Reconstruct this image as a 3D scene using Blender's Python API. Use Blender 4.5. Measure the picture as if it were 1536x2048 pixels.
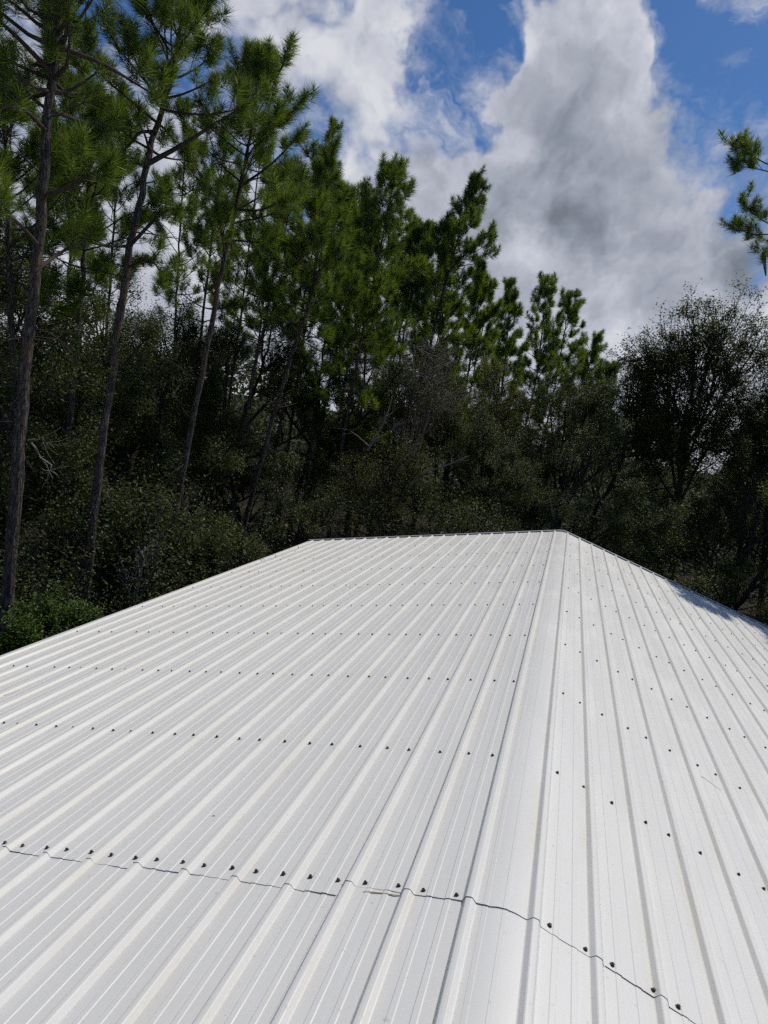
import bpy, math, random
import numpy as np
from mathutils import Vector, Matrix

for o in list(bpy.data.objects):
    bpy.data.objects.remove(o, do_unlink=True)
scene = bpy.context.scene
COL = scene.collection
rad = math.radians

# ------------------------------------------------------------------ camera
RIDGE_Z = 4.30                      # ridge above the ground
CAM = Vector((-0.1068, 0.0, RIDGE_Z + 1.6278))
PITCH, YAW, ROLL, FPX = -0.159, 0.2724, 0.1642, 1254.64      # FPX: focal length in photograph pixels (2048 high)
_f = Vector((-math.sin(YAW) * math.cos(PITCH), math.cos(YAW) * math.cos(PITCH), math.sin(PITCH)))
_r = Vector((math.cos(YAW), math.sin(YAW), 0))
_u = _r.cross(_f)
_R = math.cos(ROLL) * _r + math.sin(ROLL) * _u
_U = -math.sin(ROLL) * _r + math.cos(ROLL) * _u
cd = bpy.data.cameras.new('camera')
cam = bpy.data.objects.new('camera', cd)
COL.objects.link(cam)
cd.sensor_fit = 'VERTICAL'
cd.sensor_height = 36.0
cd.sensor_width = 27.0
cd.lens = 36.0 * FPX / 2048.0
cd.clip_start = 0.05
cd.clip_end = 2000
cam.matrix_world = Matrix(((_R.x, _U.x, -_f.x, CAM.x), (_R.y, _U.y, -_f.y, CAM.y), (_R.z, _U.z, -_f.z, CAM.z), (0, 0, 0, 1)))
scene.camera = cam


def ray(px, py):
    return (_R * ((px - 768) / FPX) - _U * ((py - 1024) / FPX) + _f).normalized()


def at(px, py, D):
    """world point seen towards (px, py) at plan distance D from the viewpoint"""
    d = ray(px, py)
    return CAM + d * (D / math.hypot(d.x, d.y))


def polar(az, D, z=0.0):
    a = rad(az)
    return Vector((CAM.x + D * math.sin(a), CAM.y + D * math.cos(a), z))


# ------------------------------------------------------------------ sun and sky
SUN_AZ, SUN_EL = 33.0, 55.0          # azimuth from +Y towards +X
S = Vector((math.sin(rad(SUN_AZ)) * math.cos(rad(SUN_EL)), math.cos(rad(SUN_AZ)) * math.cos(rad(SUN_EL)), math.sin(rad(SUN_EL))))
sl = bpy.data.lights.new('sun', 'SUN')
sl.energy = 2.95
sl.angle = rad(0.53)
sl.color = (1.0, 0.95, 0.86)
sun = bpy.data.objects.new('sun', sl)
COL.objects.link(sun)
sun.rotation_euler = (-S).to_track_quat('-Z', 'Y').to_euler()
sun.location = (0, 0, 60)

vs = scene.view_settings
vs.view_transform = 'Standard'
vs.look = 'None'
vs.exposure = 0.0
vs.gamma = 1.0
vs.use_curve_mapping = False

scene.cycles.use_denoising = False
scene.cycles.use_light_tree = False
scene.cycles.max_bounces = 3
scene.cycles.adaptive_threshold = 0.03
scene.cycles.diffuse_bounces = 2
scene.cycles.glossy_bounces = 2
scene.cycles.transmission_bounces = 3
scene.cycles.transparent_max_bounces = 2
scene.cycles.sample_clamp_indirect = 3.0
scene.cycles.caustics_reflective = False
scene.cycles.caustics_refractive = False

world = bpy.data.worlds.new('World')
scene.world = world
world.use_nodes = True
world.cycles.sampling_method = 'NONE'      # the sky is smooth: plain hemisphere sampling is quicker
WT = world.node_tree
WT.nodes.clear()


class NT:
    """small helper that writes node maths"""
    def __init__(self, tree):
        self.t = tree

    def n(self, kind, **kw):
        nd = self.t.nodes.new(kind)
        for k, v in kw.items():
            setattr(nd, k, v)
        return nd

    def put(self, sock, v):
        if isinstance(v, bpy.types.NodeSocket):
            self.t.links.new(v, sock)
        else:
            sock.default_value = v

    def m(self, op, a, b=0.0, c=0.0, clamp=False):
        nd = self.n('ShaderNodeMath', operation=op, use_clamp=clamp)
        for i, v in enumerate((a, b, c)):
            self.put(nd.inputs[i], v)
        return nd.outputs[0]

    def v(self, op, a, b=(0, 0, 0), scale=None):
        nd = self.n('ShaderNodeVectorMath', operation=op)
        self.put(nd.inputs[0], a)
        self.put(nd.inputs[1], b)
        if scale is not None:
            self.put(nd.inputs['Scale'], scale)
        return nd.outputs['Value'] if op in ('DISTANCE', 'LENGTH', 'DOT_PRODUCT') else nd.outputs[0]

    def noise(self, vec, scale, detail=4.0, rough=0.55, lac=2.0, out='Fac'):
        nd = self.n('ShaderNodeTexNoise')
        self.put(nd.inputs['Vector'], vec)
        nd.inputs['Scale'].default_value = scale
        nd.inputs['Detail'].default_value = detail
        nd.inputs['Roughness'].default_value = rough
        nd.inputs['Lacunarity'].default_value = lac
        return nd.outputs[out]

    def mr(self, v, a, b, c=0.0, d=1.0, smooth=True):
        nd = self.n('ShaderNodeMapRange', interpolation_type='SMOOTHSTEP' if smooth else 'LINEAR', clamp=True)
        self.put(nd.inputs[0], v)
        for i, x in enumerate((a, b, c, d)):
            nd.inputs[i + 1].default_value = x
        return nd.outputs[0]

    def mix(self, fac, a, b):
        nd = self.n('ShaderNodeMix', data_type='RGBA')
        self.put(nd.inputs[0], fac)
        self.put(nd.inputs[6], a)
        self.put(nd.inputs[7], b)
        return nd.outputs[2]

    def ramp(self, fac, stops):
        nd = self.n('ShaderNodeValToRGB')
        self.put(nd.inputs[0], fac)
        e = nd.color_ramp.elements
        while len(e) < len(stops):
            e.new(0.5)
        for i, (p, c) in enumerate(stops):
            e[i].position = p
            e[i].color = (*c, 1)
        return nd.outputs[0]


SKY_STRENGTH = 0.10
W = NT(WT)
sky = W.n('ShaderNodeTexSky', sky_type='NISHITA', sun_disc=False)
sky.sun_elevation = rad(SUN_EL)
sky.sun_rotation = rad(SUN_AZ)
sky.altitude = 20
sky.air_density = 1.0
sky.dust_density = 0.6
sky.ozone_density = 2.5
tc = W.n('ShaderNodeTexCoord')
D0 = tc.outputs['Generated']
# billows: the directions are warped by turbulence, then compared with the places where the clouds stand
w1 = W.v('SCALE', W.v('SUBTRACT', W.noise(D0, 5.0, 2, 0.5, out='Color'), (0.5, 0.5, 0.5)), scale=0.16)
w2 = W.v('SCALE', W.v('SUBTRACT', W.noise(D0, 21.0, 3, 0.6, out='Color'), (0.5, 0.5, 0.5)), scale=0.07)
DW = W.v('ADD', W.v('ADD', D0, w1), w2)


def blobs(lst):
    tot = None
    for px, py, r, s in lst:
        c = ray(px, py)
        d = W.v('DISTANCE', DW, tuple(c))
        b = W.m('MULTIPLY_ADD', d, -FPX / r, 1.0, clamp=True)
        tot = W.m('MULTIPLY_ADD', b, s, 0.0 if tot is None else tot)
    return tot


cover = blobs([
    # the tower of cumulus
    (1200, 40, 140, .9), (1180, 170, 195, .9), (1160, 310, 230, 1.1), (985, 165, 70, .6), (1050, 100, 80, .6), (1180, 440, 270, .9), (950, 420, 200, .9), (1330, 270, 100, .6), (1290, 170, 100, .5),
    # the bank over the pines
    (640, 60, 210, .9), (815, 100, 115, .8), (500, 160, 190, .6), (740, 340, 170, .6), (80, 150, 230, .8), (330, 340, 170, .7), (60, 480, 300, .7),
    # low bright bank and its grey neighbour
    (1150, 610, 280, 1.1), (1430, 540, 190, .9), (880, 650, 330, 1.1), (1400, 710, 280, 1.1), (450, 650, 360, 1.0), (1470, 240, 130, .32), (1390, 260, 90, .3), (1500, 30, 90, .25),
    # open blue
    (900, 180, 100, -.75), (915, 50, 110, -.85), (1000, 40, 70, -.5), (760, 230, 80, -.3), (1420, 80, 170, -.9), (1440, 330, 100, -.4), (210, 190, 80, -.8), (1075, 350, 45, -.4)])
wide = W.mr(W.noise(D0, 2.1, 1, 0.5), 0.42, 0.68, 0.0, 0.75)          # the rest of the sky carries clouds of the same kind
sep = W.n('ShaderNodeSeparateXYZ')
WT.links.new(D0, sep.inputs[0])
horizon = W.mr(sep.outputs[2], 0.26, 0.02, 0.0, 1.2)
fine = W.noise(D0, 17.0, 7, 0.62)
wisp = W.noise(W.v('MULTIPLY', DW, (1.0, 1.0, 2.2)), 9.0, 5, 0.6)
raw = W.m('ADD', W.m('ADD', W.m('MULTIPLY', wide, 0.55), W.m('MULTIPLY', cover, 1.0)), horizon)
raw = W.m('ADD', raw, W.m('MULTIPLY', W.m('SUBTRACT', fine, 0.5), 0.75))
vo_ = W.n('ShaderNodeTexVoronoi', feature='F1')
W.put(vo_.inputs['Vector'], W.v('ADD', D0, w1))
vo_.inputs['Scale'].default_value = 11.0
vo_.inputs['Detail'].default_value = 2.0
vo_.inputs['Roughness'].default_value = 0.55
bill = W.m('SUBTRACT', 0.55, vo_.outputs['Distance'])                  # cauliflower heads
raw = W.m('ADD', raw, W.m('MULTIPLY', bill, 0.85))
dens = W.mr(raw, 0.12, 0.74)
veil = W.m('MULTIPLY', W.mr(W.m('ADD', wisp, W.m('MULTIPLY', raw, 0.22)), 0.42, 0.80), 0.8)
alpha = W.m('MAXIMUM', dens, veil, clamp=True)
# thick bases are grey, thin rims and sunward billows white
shade = blobs([(1150, 455, 290, .42), (960, 430, 210, .36), (1310, 430, 200, .34), (1100, 260, 100, .22), (1480, 520, 130, .7), (1210, 110, 100, .15), (600, 130, 130, .10), (40, 330, 220, .22),
               (1150, 610, 190, -.4), (1360, 640, 180, -.25), (660, 60, 120, -.15), (1290, 230, 60, -.15)])
off = W.v('ADD', DW, tuple(Vector(S) * 0.045))
relief = W.m('SUBTRACT', W.noise(off, 10.0, 3, 0.55), W.noise(DW, 10.0, 3, 0.55))
body = W.mr(raw, 0.5, 2.2, 0.0, 0.30)
g = W.m('ADD', W.m('ADD', shade, body), W.m('MULTIPLY', relief, -1.5))
g = W.m('ADD', g, W.m('MULTIPLY', bill, -0.45))
g = W.m('ADD', g, W.m('MULTIPLY', W.m('SUBTRACT', W.noise(DW, 6.5, 3, 0.55), 0.5), 0.8))
g = W.m('ADD', W.m('MULTIPLY', g, 0.62), W.m('MULTIPLY', W.m('SUBTRACT', fine, 0.5), -0.55))
k = 1.0 / SKY_STRENGTH
ccol = W.ramp(W.m('ADD', g, 0.10, clamp=True), [(0.0, (0.69, 0.70, 0.745)), (0.22, (0.55, 0.57, 0.645)), (0.48, (0.40, 0.425, 0.50)), (0.75, (0.265, 0.295, 0.355)), (1.0, (0.18, 0.205, 0.25))])
cbright = W.v('SCALE', ccol, scale=k)
blue = W.v('MULTIPLY', sky.outputs[0], (0.30, 0.50, 0.74))
bg = W.n('ShaderNodeBackground')
bg.inputs['Strength'].default_value = SKY_STRENGTH
WT.links.new(W.mix(alpha, blue, cbright), bg.inputs['Color'])
wo = W.n('ShaderNodeOutputWorld')
WT.links.new(bg.outputs[0], wo.inputs['Surface'])

# ------------------------------------------------------------------ helpers
rng = np.random.default_rng(7)


def mesh_np(name, v, faces, smooth=False):
    """faces: list of (M, k) integer arrays"""
    me = bpy.data.meshes.new(name)
    v = np.asarray(v, dtype=np.float32).reshape(-1, 3)
    fl = [np.asarray(f, dtype=np.int32) for f in (faces if isinstance(faces, list) else [faces]) if len(f)]
    me.vertices.add(len(v))
    me.vertices.foreach_set('co', v.ravel())
    nl = sum(f.size for f in fl)
    npol = sum(len(f) for f in fl)
    me.loops.add(nl)
    me.loops.foreach_set('vertex_index', np.concatenate([f.ravel() for f in fl]))
    me.polygons.add(npol)
    tot = np.concatenate([np.full(len(f), f.shape[1], dtype=np.int32) for f in fl])
    start = np.concatenate([[0], np.cumsum(tot)[:-1]]).astype(np.int32)
    me.polygons.foreach_set('loop_start', start)
    me.polygons.foreach_set('loop_total', tot)
    me.polygons.foreach_set('use_smooth', np.full(npol, smooth, dtype=bool))
    me.update(calc_edges=True)
    return me


def link(name, data=None, parent=None, mat=None, loc=None):
    o = bpy.data.objects.new(name, data)
    COL.objects.link(o)
    if mat is not None:
        data.materials.clear()
        data.materials.append(mat)
    if parent is not None:
        o.parent = parent
    if loc is not None:
        o.location = loc
    return o


def tag(o, label, cat, group=None):
    o['label'] = label
    o['category'] = cat
    if group:
        o['group'] = group
    return o


def structure(o):
    o['kind'] = 'structure'
    return o


def copy_tree(o, parent=None):
    c = o.copy()
    COL.objects.link(c)
    c.parent = parent
    for ch in o.children:
        copy_tree(ch, c)
    return c


def new_mat(name):
    m = bpy.data.materials.new(name)
    m.use_nodes = True
    m.node_tree.nodes.clear()
    return m, NT(m.node_tree)


def out(m, N, shader, disp=None):
    o = N.n('ShaderNodeOutputMaterial')
    m.node_tree.links.new(shader, o.inputs['Surface'])


def principled(N, col, rough=0.5, spec=0.5, metal=0.0, normal=None, **kw):
    p = N.n('ShaderNodeBsdfPrincipled')
    N.put(p.inputs['Base Color'], col if isinstance(col, bpy.types.NodeSocket) else (*col, 1))
    N.put(p.inputs['Roughness'], rough)
    N.put(p.inputs['Specular IOR Level'], spec)
    N.put(p.inputs['Metallic'], metal)
    if normal is not None:
        N.put(p.inputs['Normal'], normal)
    for kk, vv in kw.items():
        N.put(p.inputs[kk.replace('_', ' ')], vv)
    return p.outputs[0]


def bump(N, h, strength=0.5, dist=0.01):
    b = N.n('ShaderNodeBump')
    b.inputs['Strength'].default_value = strength
    b.inputs['Distance'].default_value = dist
    N.put(b.inputs['Height'], h)
    return b.outputs[0]


# ------------------------------------------------------------------ materials
def mat_roof():
    m, N = new_mat('white_painted_steel')
    t = N.n('ShaderNodeTexCoord')
    g = N.n('ShaderNodeNewGeometry')
    pos = g.outputs['Position']
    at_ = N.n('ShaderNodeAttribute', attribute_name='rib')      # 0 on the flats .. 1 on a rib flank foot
    smear = N.noise(N.v('MULTIPLY', pos, (9.0, 0.55, 9.0)), 1.0, 6, 0.6)
    blot = N.noise(pos, 2.3, 5, 0.6)
    fine_ = N.noise(pos, 70.0, 3, 0.6)
    info = N.n('ShaderNodeObjectInfo')
    tone = N.m('MULTIPLY_ADD', info.outputs['Random'], 0.035, 0.965)
    base = N.mix(N.mr(smear, 0.35, 0.72, 0.0, 0.5), (0.775, 0.758, 0.708, 1), (0.735, 0.722, 0.68, 1))
    base = N.mix(N.mr(blot, 0.45, 0.8, 0.0, 0.35), base, (0.735, 0.712, 0.645, 1))
    dirt_bounce = N.m('MULTIPLY', at_.outputs['Fac'], N.mr(N.noise(N.v('MULTIPLY', pos, (3.0, 1.1, 3.0)), 1.6, 6, 0.65), 0.38, 0.72))
    dirt_bounce = N.m('MULTIPLY', dirt_bounce, N.mr(fine_, 0.25, 0.7, 0.35, 1.0))
    base = N.mix(N.m('MULTIPLY', dirt_bounce, 0.60), base, (0.70, 0.65, 0.52, 1))  # cream dirt by the ribs, also painting in sunlight bounced off their flanks
    speck = N.mr(N.noise(pos, 46.0, 2, 0.4), 0.70, 0.78)
    base = N.mix(N.m('MULTIPLY', speck, 0.3), base, (0.35, 0.31, 0.22, 1))
    base = N.v('SCALE', base, scale=tone)
    scuff = N.m('MULTIPLY', N.mr(N.noise(N.v('MULTIPLY', pos, (30.0, 1.2, 30.0)), 1.0, 4, 0.7), 0.56, 0.70), N.mr(N.noise(pos, 0.8, 3, 0.5), 0.45, 0.65))
    base = N.mix(N.m('MULTIPLY', scuff, 0.5), base, (0.83, 0.825, 0.80, 1))
    # dried water tracks leave the paint a little duller in patches
    pale = N.mr(N.noise(N.v('MULTIPLY', pos, (5.0, 1.3, 5.0)), 0.9, 4, 0.6), 0.50, 0.62)
    rough = N.m('ADD', N.m('MULTIPLY', N.mr(smear, 0.3, 0.75), 0.16), N.m('MULTIPLY', pale, 0.10))
    rough = N.m('ADD', rough, 0.35)
    wave = N.noise(N.v('MULTIPLY', pos, (3.0, 1.0, 3.0)), 2.2, 3, 0.5)
    nb = bump(N, N.m('ADD', N.m('MULTIPLY', wave, 1.0), N.m('MULTIPLY', fine_, 0.03)), 0.35, 0.006)
    out(m, N, principled(N, base, rough, 0.32, 0.0, nb))
    return m


def mat_simple(name, col, rough=0.5, metal=0.0, var=0.25, scale=30.0, spec=0.5):
    m, N = new_mat(name)
    g = N.n('ShaderNodeNewGeometry')
    f = N.noise(g.outputs['Position'], scale, 5, 0.6)
    dark = tuple(c * (1 - var) for c in col)
    base = N.mix(N.mr(f, 0.3, 0.7), (*col, 1), (*dark, 1))
    out(m, N, principled(N, base, rough, spec, metal, bump(N, f, 0.2, 0.004)))
    return m


def mat_bark(name, c_plate, c_fissure, c_fresh, scale=1.0):
    m, N = new_mat(name)
    t = N.n('ShaderNodeTexCoord')
    p = N.v('MULTIPLY', t.outputs['Object'], (1.0, 1.0, 0.20))
    w = N.v('ADD', p, N.v('SCALE', N.noise(p, 9.0 * scale, 4, 0.6, out='Color'), scale=0.16))
    vo = N.n('ShaderNodeTexVoronoi', feature='DISTANCE_TO_EDGE')
    N.put(vo.inputs['Vector'], w)
    vo.inputs['Scale'].default_value = 24.0 * scale
    crack = N.m('MULTIPLY', N.mr(vo.outputs['Distance'], 0.0, 0.22), N.mr(N.noise(p, 12.0 * scale, 4, 0.6), 0.2, 0.55))
    flake = N.noise(p, 34.0 * scale, 5, 0.65)
    big = N.noise(t.outputs['Object'], 1.4, 4, 0.6)
    col = N.mix(crack, (*c_fissure, 1), (*c_plate, 1))
    col = N.mix(N.m('MULTIPLY', N.mr(flake, 0.45, 0.75), 0.7), col, (*[c * 1.7 for c in c_plate], 1))
    col = N.mix(N.mr(big, 0.50, 0.66, 0.0, 0.65), col, (*c_fresh, 1))
    h = N.m('ADD', crack, N.m('MULTIPLY', flake, 0.6))
    out(m, N, principled(N, col, 0.88, 0.25, 0.0, bump(N, h, 0.9, 0.03)))
    return m


def mat_leaf(name, c1, c2, c3, rough=0.45, trans=0.35, spec=0.5):
    m, N = new_mat(name)
    g = N.n('ShaderNodeNewGeometry')
    info = N.n('ShaderNodeObjectInfo')
    rnd = g.outputs['Random Per Island']
    patch = N.noise(g.outputs['Position'], 0.9, 3, 0.5)
    f = N.m('ADD', N.m('MULTIPLY', rnd, 0.55), N.m('MULTIPLY', N.m('SUBTRACT', patch, 0.32), 1.1))
    f = N.m('ADD', f, N.m('MULTIPLY', N.m('SUBTRACT', info.outputs['Random'], 0.5), 0.25), clamp=True)
    col = N.ramp(f, [(0.0, c1), (0.55, c2), (1.0, c3)])
    p = principled(N, col, rough, spec)
    tr = N.n('ShaderNodeBsdfTranslucent')
    N.put(tr.inputs['Color'], N.v('MULTIPLY', col, (1.38, 1.43, 0.6)))
    mx = N.n('ShaderNodeMixShader')
    mx.inputs[0].default_value = trans
    m.node_tree.links.new(p, mx.inputs[1])
    m.node_tree.links.new(tr.outputs[0], mx.inputs[2])
    out(m, N, mx.outputs[0])
    return m


def mat_ground():
    m, N = new_mat('leaf_litter_soil')
    g = N.n('ShaderNodeNewGeometry')
    a = N.noise(g.outputs['Position'], 0.35, 5, 0.6)
    b = N.noise(g.outputs['Position'], 9.0, 6, 0.7)
    col = N.ramp(b, [(0.25, (0.014, 0.011, 0.007)), (0.5, (0.034, 0.025, 0.015)), (0.75, (0.075, 0.054, 0.032))])
    col = N.mix(N.mr(a, 0.48, 0.68, 0.0, 0.7), col, (0.035, 0.05, 0.016, 1))
    out(m, N, principled(N, col, 0.95, 0.2, 0.0, bump(N, b, 0.8, 0.05)))
    return m


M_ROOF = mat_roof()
M_TRIM = mat_simple('white_trim_steel', (0.60, 0.62, 0.63), 0.4, 0.0, 0.15)
M_WALL = mat_simple('white_wall_steel', (0.68, 0.69, 0.68), 0.45, 0.0, 0.08, 4.0)
M_SCREW = mat_simple('dark_coated_steel', (0.028, 0.027, 0.028), 0.42, 0.0, 0.4, 200.0)
M_WASHER = mat_simple('black_rubber', (0.016, 0.016, 0.017), 0.7, 0.0, 0.3, 200.0)
M_SEAL = mat_simple('yellowed_sealant', (0.50, 0.42, 0.26), 0.6, 0.0, 0.25, 60.0)
M_STRAW = mat_simple('dry_needle', (0.30, 0.19, 0.09), 0.7, 0.0, 0.4, 60.0)
M_PINEBARK = mat_bark('pine_bark', (0.118, 0.100, 0.088), (0.026, 0.021, 0.018), (0.145, 0.092, 0.066))
M_TWIG = mat_simple('pine_twig_bark', (0.072, 0.056, 0.046), 0.9, 0.0, 0.5, 14.0, 0.2)
M_OAKBARK = mat_bark('oak_bark', (0.080, 0.072, 0.062), (0.022, 0.019, 0.016), (0.105, 0.098, 0.088), 1.6)
M_DEAD = mat_simple('dead_grey_wood', (0.23, 0.205, 0.175), 0.9, 0.0, 0.4, 14.0, 0.2)
M_NEEDLE = mat_leaf('pine_needles', (0.057, 0.095, 0.018), (0.118, 0.172, 0.029), (0.20, 0.24, 0.042), 0.40, 0.54)
M_LEAF = mat_leaf('evergreen_oak_leaves', (0.030, 0.042, 0.011), (0.060, 0.077, 0.020), (0.115, 0.128, 0.038), 0.52, 0.25, 0.30)
M_LEAF_OAK = mat_leaf('open_oak_leaves', (0.040, 0.056, 0.017), (0.078, 0.098, 0.030), (0.13, 0.15, 0.050), 0.48, 0.34, 0.35)
M_LEAF_SHRUB = mat_leaf('sunny_shrub_leaves', (0.060, 0.080, 0.022), (0.112, 0.140, 0.040), (0.17, 0.195, 0.060), 0.5, 0.36, 0.35)
M_LEAF_OLIVE = mat_leaf('olive_leaves', (0.046, 0.056, 0.014), (0.092, 0.100, 0.024), (0.16, 0.155, 0.038), 0.5, 0.34, 0.3)
M_LEAF_GREEN = mat_leaf('fresh_shrub_leaves', (0.048, 0.086, 0.014), (0.095, 0.155, 0.025), (0.15, 0.205, 0.036), 0.45, 0.40, 0.35)
M_LEAF_BROWN = mat_leaf('sparse_brown_leaves', (0.050, 0.040, 0.022), (0.088, 0.072, 0.040), (0.13, 0.11, 0.065), 0.6, 0.25)
M_MOSS = mat_simple('spanish_moss', (0.11, 0.10, 0.08), 0.95, 0.0, 0.4, 30.0, 0.1)

# ------------------------------------------------------------------ the ground
gn = 60
gx, gy = np.meshgrid(np.linspace(-1, 1, gn), np.linspace(-1, 1, gn))
gx = np.sign(gx) * np.abs(gx) ** 2.2 * 400
gy = np.sign(gy) * np.abs(gy) ** 2.2 * 400 + 10
gz = 0.16 * np.sin(gx * 0.31) * np.cos(gy * 0.27) + 0.1 * np.sin(gx * .9 + gy * .7) - 0.12
gv = np.stack([gx, gy, gz], -1).reshape(-1, 3)
ii = np.arange(gn * gn).reshape(gn, gn)
gf = np.stack([ii[:-1, :-1], ii[:-1, 1:], ii[1:, 1:], ii[1:, :-1]], -1).reshape(-1, 4)
structure(link('ground', mesh_np('ground', gv, gf, True), mat=mat_ground()))

# ------------------------------------------------------------------ the metal building
SLOPE = 0.2514
PITCH_R = 0.2286                       # rib spacing
O_L, O_R = 0.1402, 0.0919              # ridge line to the first rib on either side
Y_NEAR, Y_LAP, Y_FAR = -4.5, 2.02, 11.776
S_EAVE = 5.05
CS, SN = math.cos(SLOPE), math.sin(SLOPE)
FOLD_R = 0.085                         # half width of the rounded bend at the ridge

building = link('metal_building')
tag(building, 'white ribbed metal building seen from above its low gable roof', 'building')


def surf(u, h):
    """u: signed distance from the ridge across the roof, h: height above the sheet"""
    a = np.abs(u)
    sg = np.sign(u)
    e = np.clip(a / FOLD_R, 0, 1)
    ang = SLOPE * np.sin(e * np.pi / 2)                     # bend the sheet over the ridge
    drop = np.where(a < FOLD_R, SN * (a * a / (2 * FOLD_R) + FOLD_R / 2), SN * a)
    x = sg * a * CS + sg * h * np.sin(ang)
    z = -drop + h * np.cos(ang)
    return x, z + RIDGE_Z


# rib centres as signed distances, left negative
ribs_l = [-(O_L + i * PITCH_R) for i in range(22)]
ribs_r = [O_R + i * PITCH_R for i in range(22)]
RIBS = np.array(sorted(ribs_l + ribs_r))
PROFILE = [(-.0275, 0.0), (-.0235, .0020), (-.0128, .0178), (-.0090, .0202), (0, .0208), (.0090, .0202), (.0128, .0178), (.0235, .0020), (.0275, 0.0)]
MINOR = [(-.0120, 0), (-.0088, .0022), (.0088, .0022), (.0120, 0)]


def panel_profile(u0, u1):
    """cross-section of one sheet between two signed distances"""
    pts = [(u0, None), (u1, None)]
    for r in RIBS:
        for d, h in PROFILE:
            pts.append((r + d, h))
    for a, b in zip(RIBS[:-1], RIBS[1:]):
        if a < 0 < b:
            for uu in np.linspace(-FOLD_R, .060, 25):
                if min(abs(uu + .082), abs(uu + .012)) > .011:
                    pts.append((uu, 0.0))
            for c_ in (-.082, -.012):
                for d, h in ((-.0095, 0), (-.0078, .0012), (.0078, .0012), (.0095, 0)):
                    pts.append((c_ + d, h))
            continue
        for fr in (0.35, 0.655):
            for d, h in MINOR:
                pts.append((a + (b - a) * fr + d, h))
    hs = sorted([(u, h) for u, h in pts if h is not None])
    U = np.array([q[0] for q in hs])
    H = np.array([q[1] for q in hs])
    keep = (U > u0 + 1e-4) & (U < u1 - 1e-4)
    uu = np.concatenate([[u0], U[keep], [u1]])
    return uu, np.interp(uu, U, H)


edges = [-S_EAVE] + [-(O_L + i * PITCH_R) for i in (18, 14, 10, 6, 2)] + [O_R + i * PITCH_R for i in (1, 5, 9, 13, 17)] + [S_EAVE]
prng = np.random.default_rng(21)
panels = []
LAP_EDGE = {}
for far in (False, True):
    for i in range(len(edges) - 1):
        e0, e1 = edges[i], edges[i + 1]
        mid = (e0 + e1) / 2
        ridge_panel = e0 < 0 < e1
        # uphill sheets cover the rib of the sheet below them
        over0 = .031 if (mid < 0 or ridge_panel) else -.020
        over1 = .031 if (mid > 0 or ridge_panel) else -.020
        u0 = e0 - over0 if i > 0 else e0
        u1 = e1 + over1 if i < len(edges) - 2 else e1
        uu, hh = panel_profile(u0, u1)
        hh = hh + 0.0022 * np.clip(1 - np.minimum(np.abs(uu - e0) if over0 > 0 and i > 0 else 9, np.abs(uu - e1) if over1 > 0 and i < len(edges) - 2 else 9) / .05, 0, 1) ** .3
        if ridge_panel:
            hh = hh + 0.001
        if far:
            if ridge_panel:
                lap0 = 2.066
            elif mid < 0:
                lap0 = 2.018 - 0.016 * (abs(mid) - .6)
            else:
                lap0 = 2.034 + .006 * i
            ys = np.concatenate([[lap0, lap0 + .03, lap0 + .12], np.linspace(lap0 + .4, Y_FAR - .02, 19), [Y_FAR]])
            lift = 0.0020
        else:
            ys = np.concatenate([np.linspace(Y_NEAR, 1.7, 13), [2.2]])
            lift = 0.0
        nu, ny = len(uu), len(ys)
        H = np.repeat(hh[None, :], ny, 0) + lift
        # slight oil canning of the flats and lifted, hand-cut lap edge
        k1, k2, ph = prng.uniform(1.2, 2.4), prng.uniform(3, 6), prng.uniform(0, 6)
        H += (0.0009 * np.sin(ys[:, None] * k1 + ph + uu[None, :] * 7) + 0.0006 * np.sin(ys[:, None] * k2 + uu[None, :] * 19 + ph * 2)) * (hh[None, :] < .004)
        Yg = np.repeat(ys[:, None], nu, 1)
        if far:
            wob = np.interp(uu, np.linspace(u0, u1, 34), prng.normal(0, .0026, 34))
            Yg[0] += wob
            H[0] += 0.0004 + np.abs(np.interp(uu, np.linspace(u0, u1, 26), prng.normal(0, .0007, 26)))
            H[1] += 0.0002
        X, Z = surf(np.repeat(uu[None, :], ny, 0), H)
        V = np.stack([X, Yg, Z], -1).reshape(-1, 3)
        idx = np.arange(nu * ny).reshape(ny, nu)
        F = np.stack([idx[:-1, :-1], idx[:-1, 1:], idx[1:, 1:], idx[1:, :-1]], -1).reshape(-1, 4)
        me = mesh_np('roof_panel', V, F)
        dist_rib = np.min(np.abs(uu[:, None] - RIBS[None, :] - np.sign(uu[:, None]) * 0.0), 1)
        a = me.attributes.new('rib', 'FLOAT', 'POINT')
        # dust along each rib foot, with light bounced off the flank painted in
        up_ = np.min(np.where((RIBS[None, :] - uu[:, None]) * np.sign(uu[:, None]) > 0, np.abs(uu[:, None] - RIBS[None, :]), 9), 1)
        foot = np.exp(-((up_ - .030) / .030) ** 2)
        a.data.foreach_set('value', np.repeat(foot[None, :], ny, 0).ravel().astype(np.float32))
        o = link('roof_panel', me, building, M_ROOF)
        panels.append((o, u0, u1, far))

# screws: washer and hexagon head share one mesh each
scr_v, scr_f4, scr_f3 = [], [], []


def lathe(prof, n):
    v, f = [], []
    for r, z in prof:
        for j in range(n):
            t = 2 * math.pi * j / n
            v.append((r * math.cos(t), r * math.sin(t), z))
    for i in range(len(prof) - 1):
        for j in range(n):
            f.append((i * n + j, i * n + (j + 1) % n, (i + 1) * n + (j + 1) % n, (i + 1) * n + j))
    return np.array(v), np.array(f)


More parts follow.
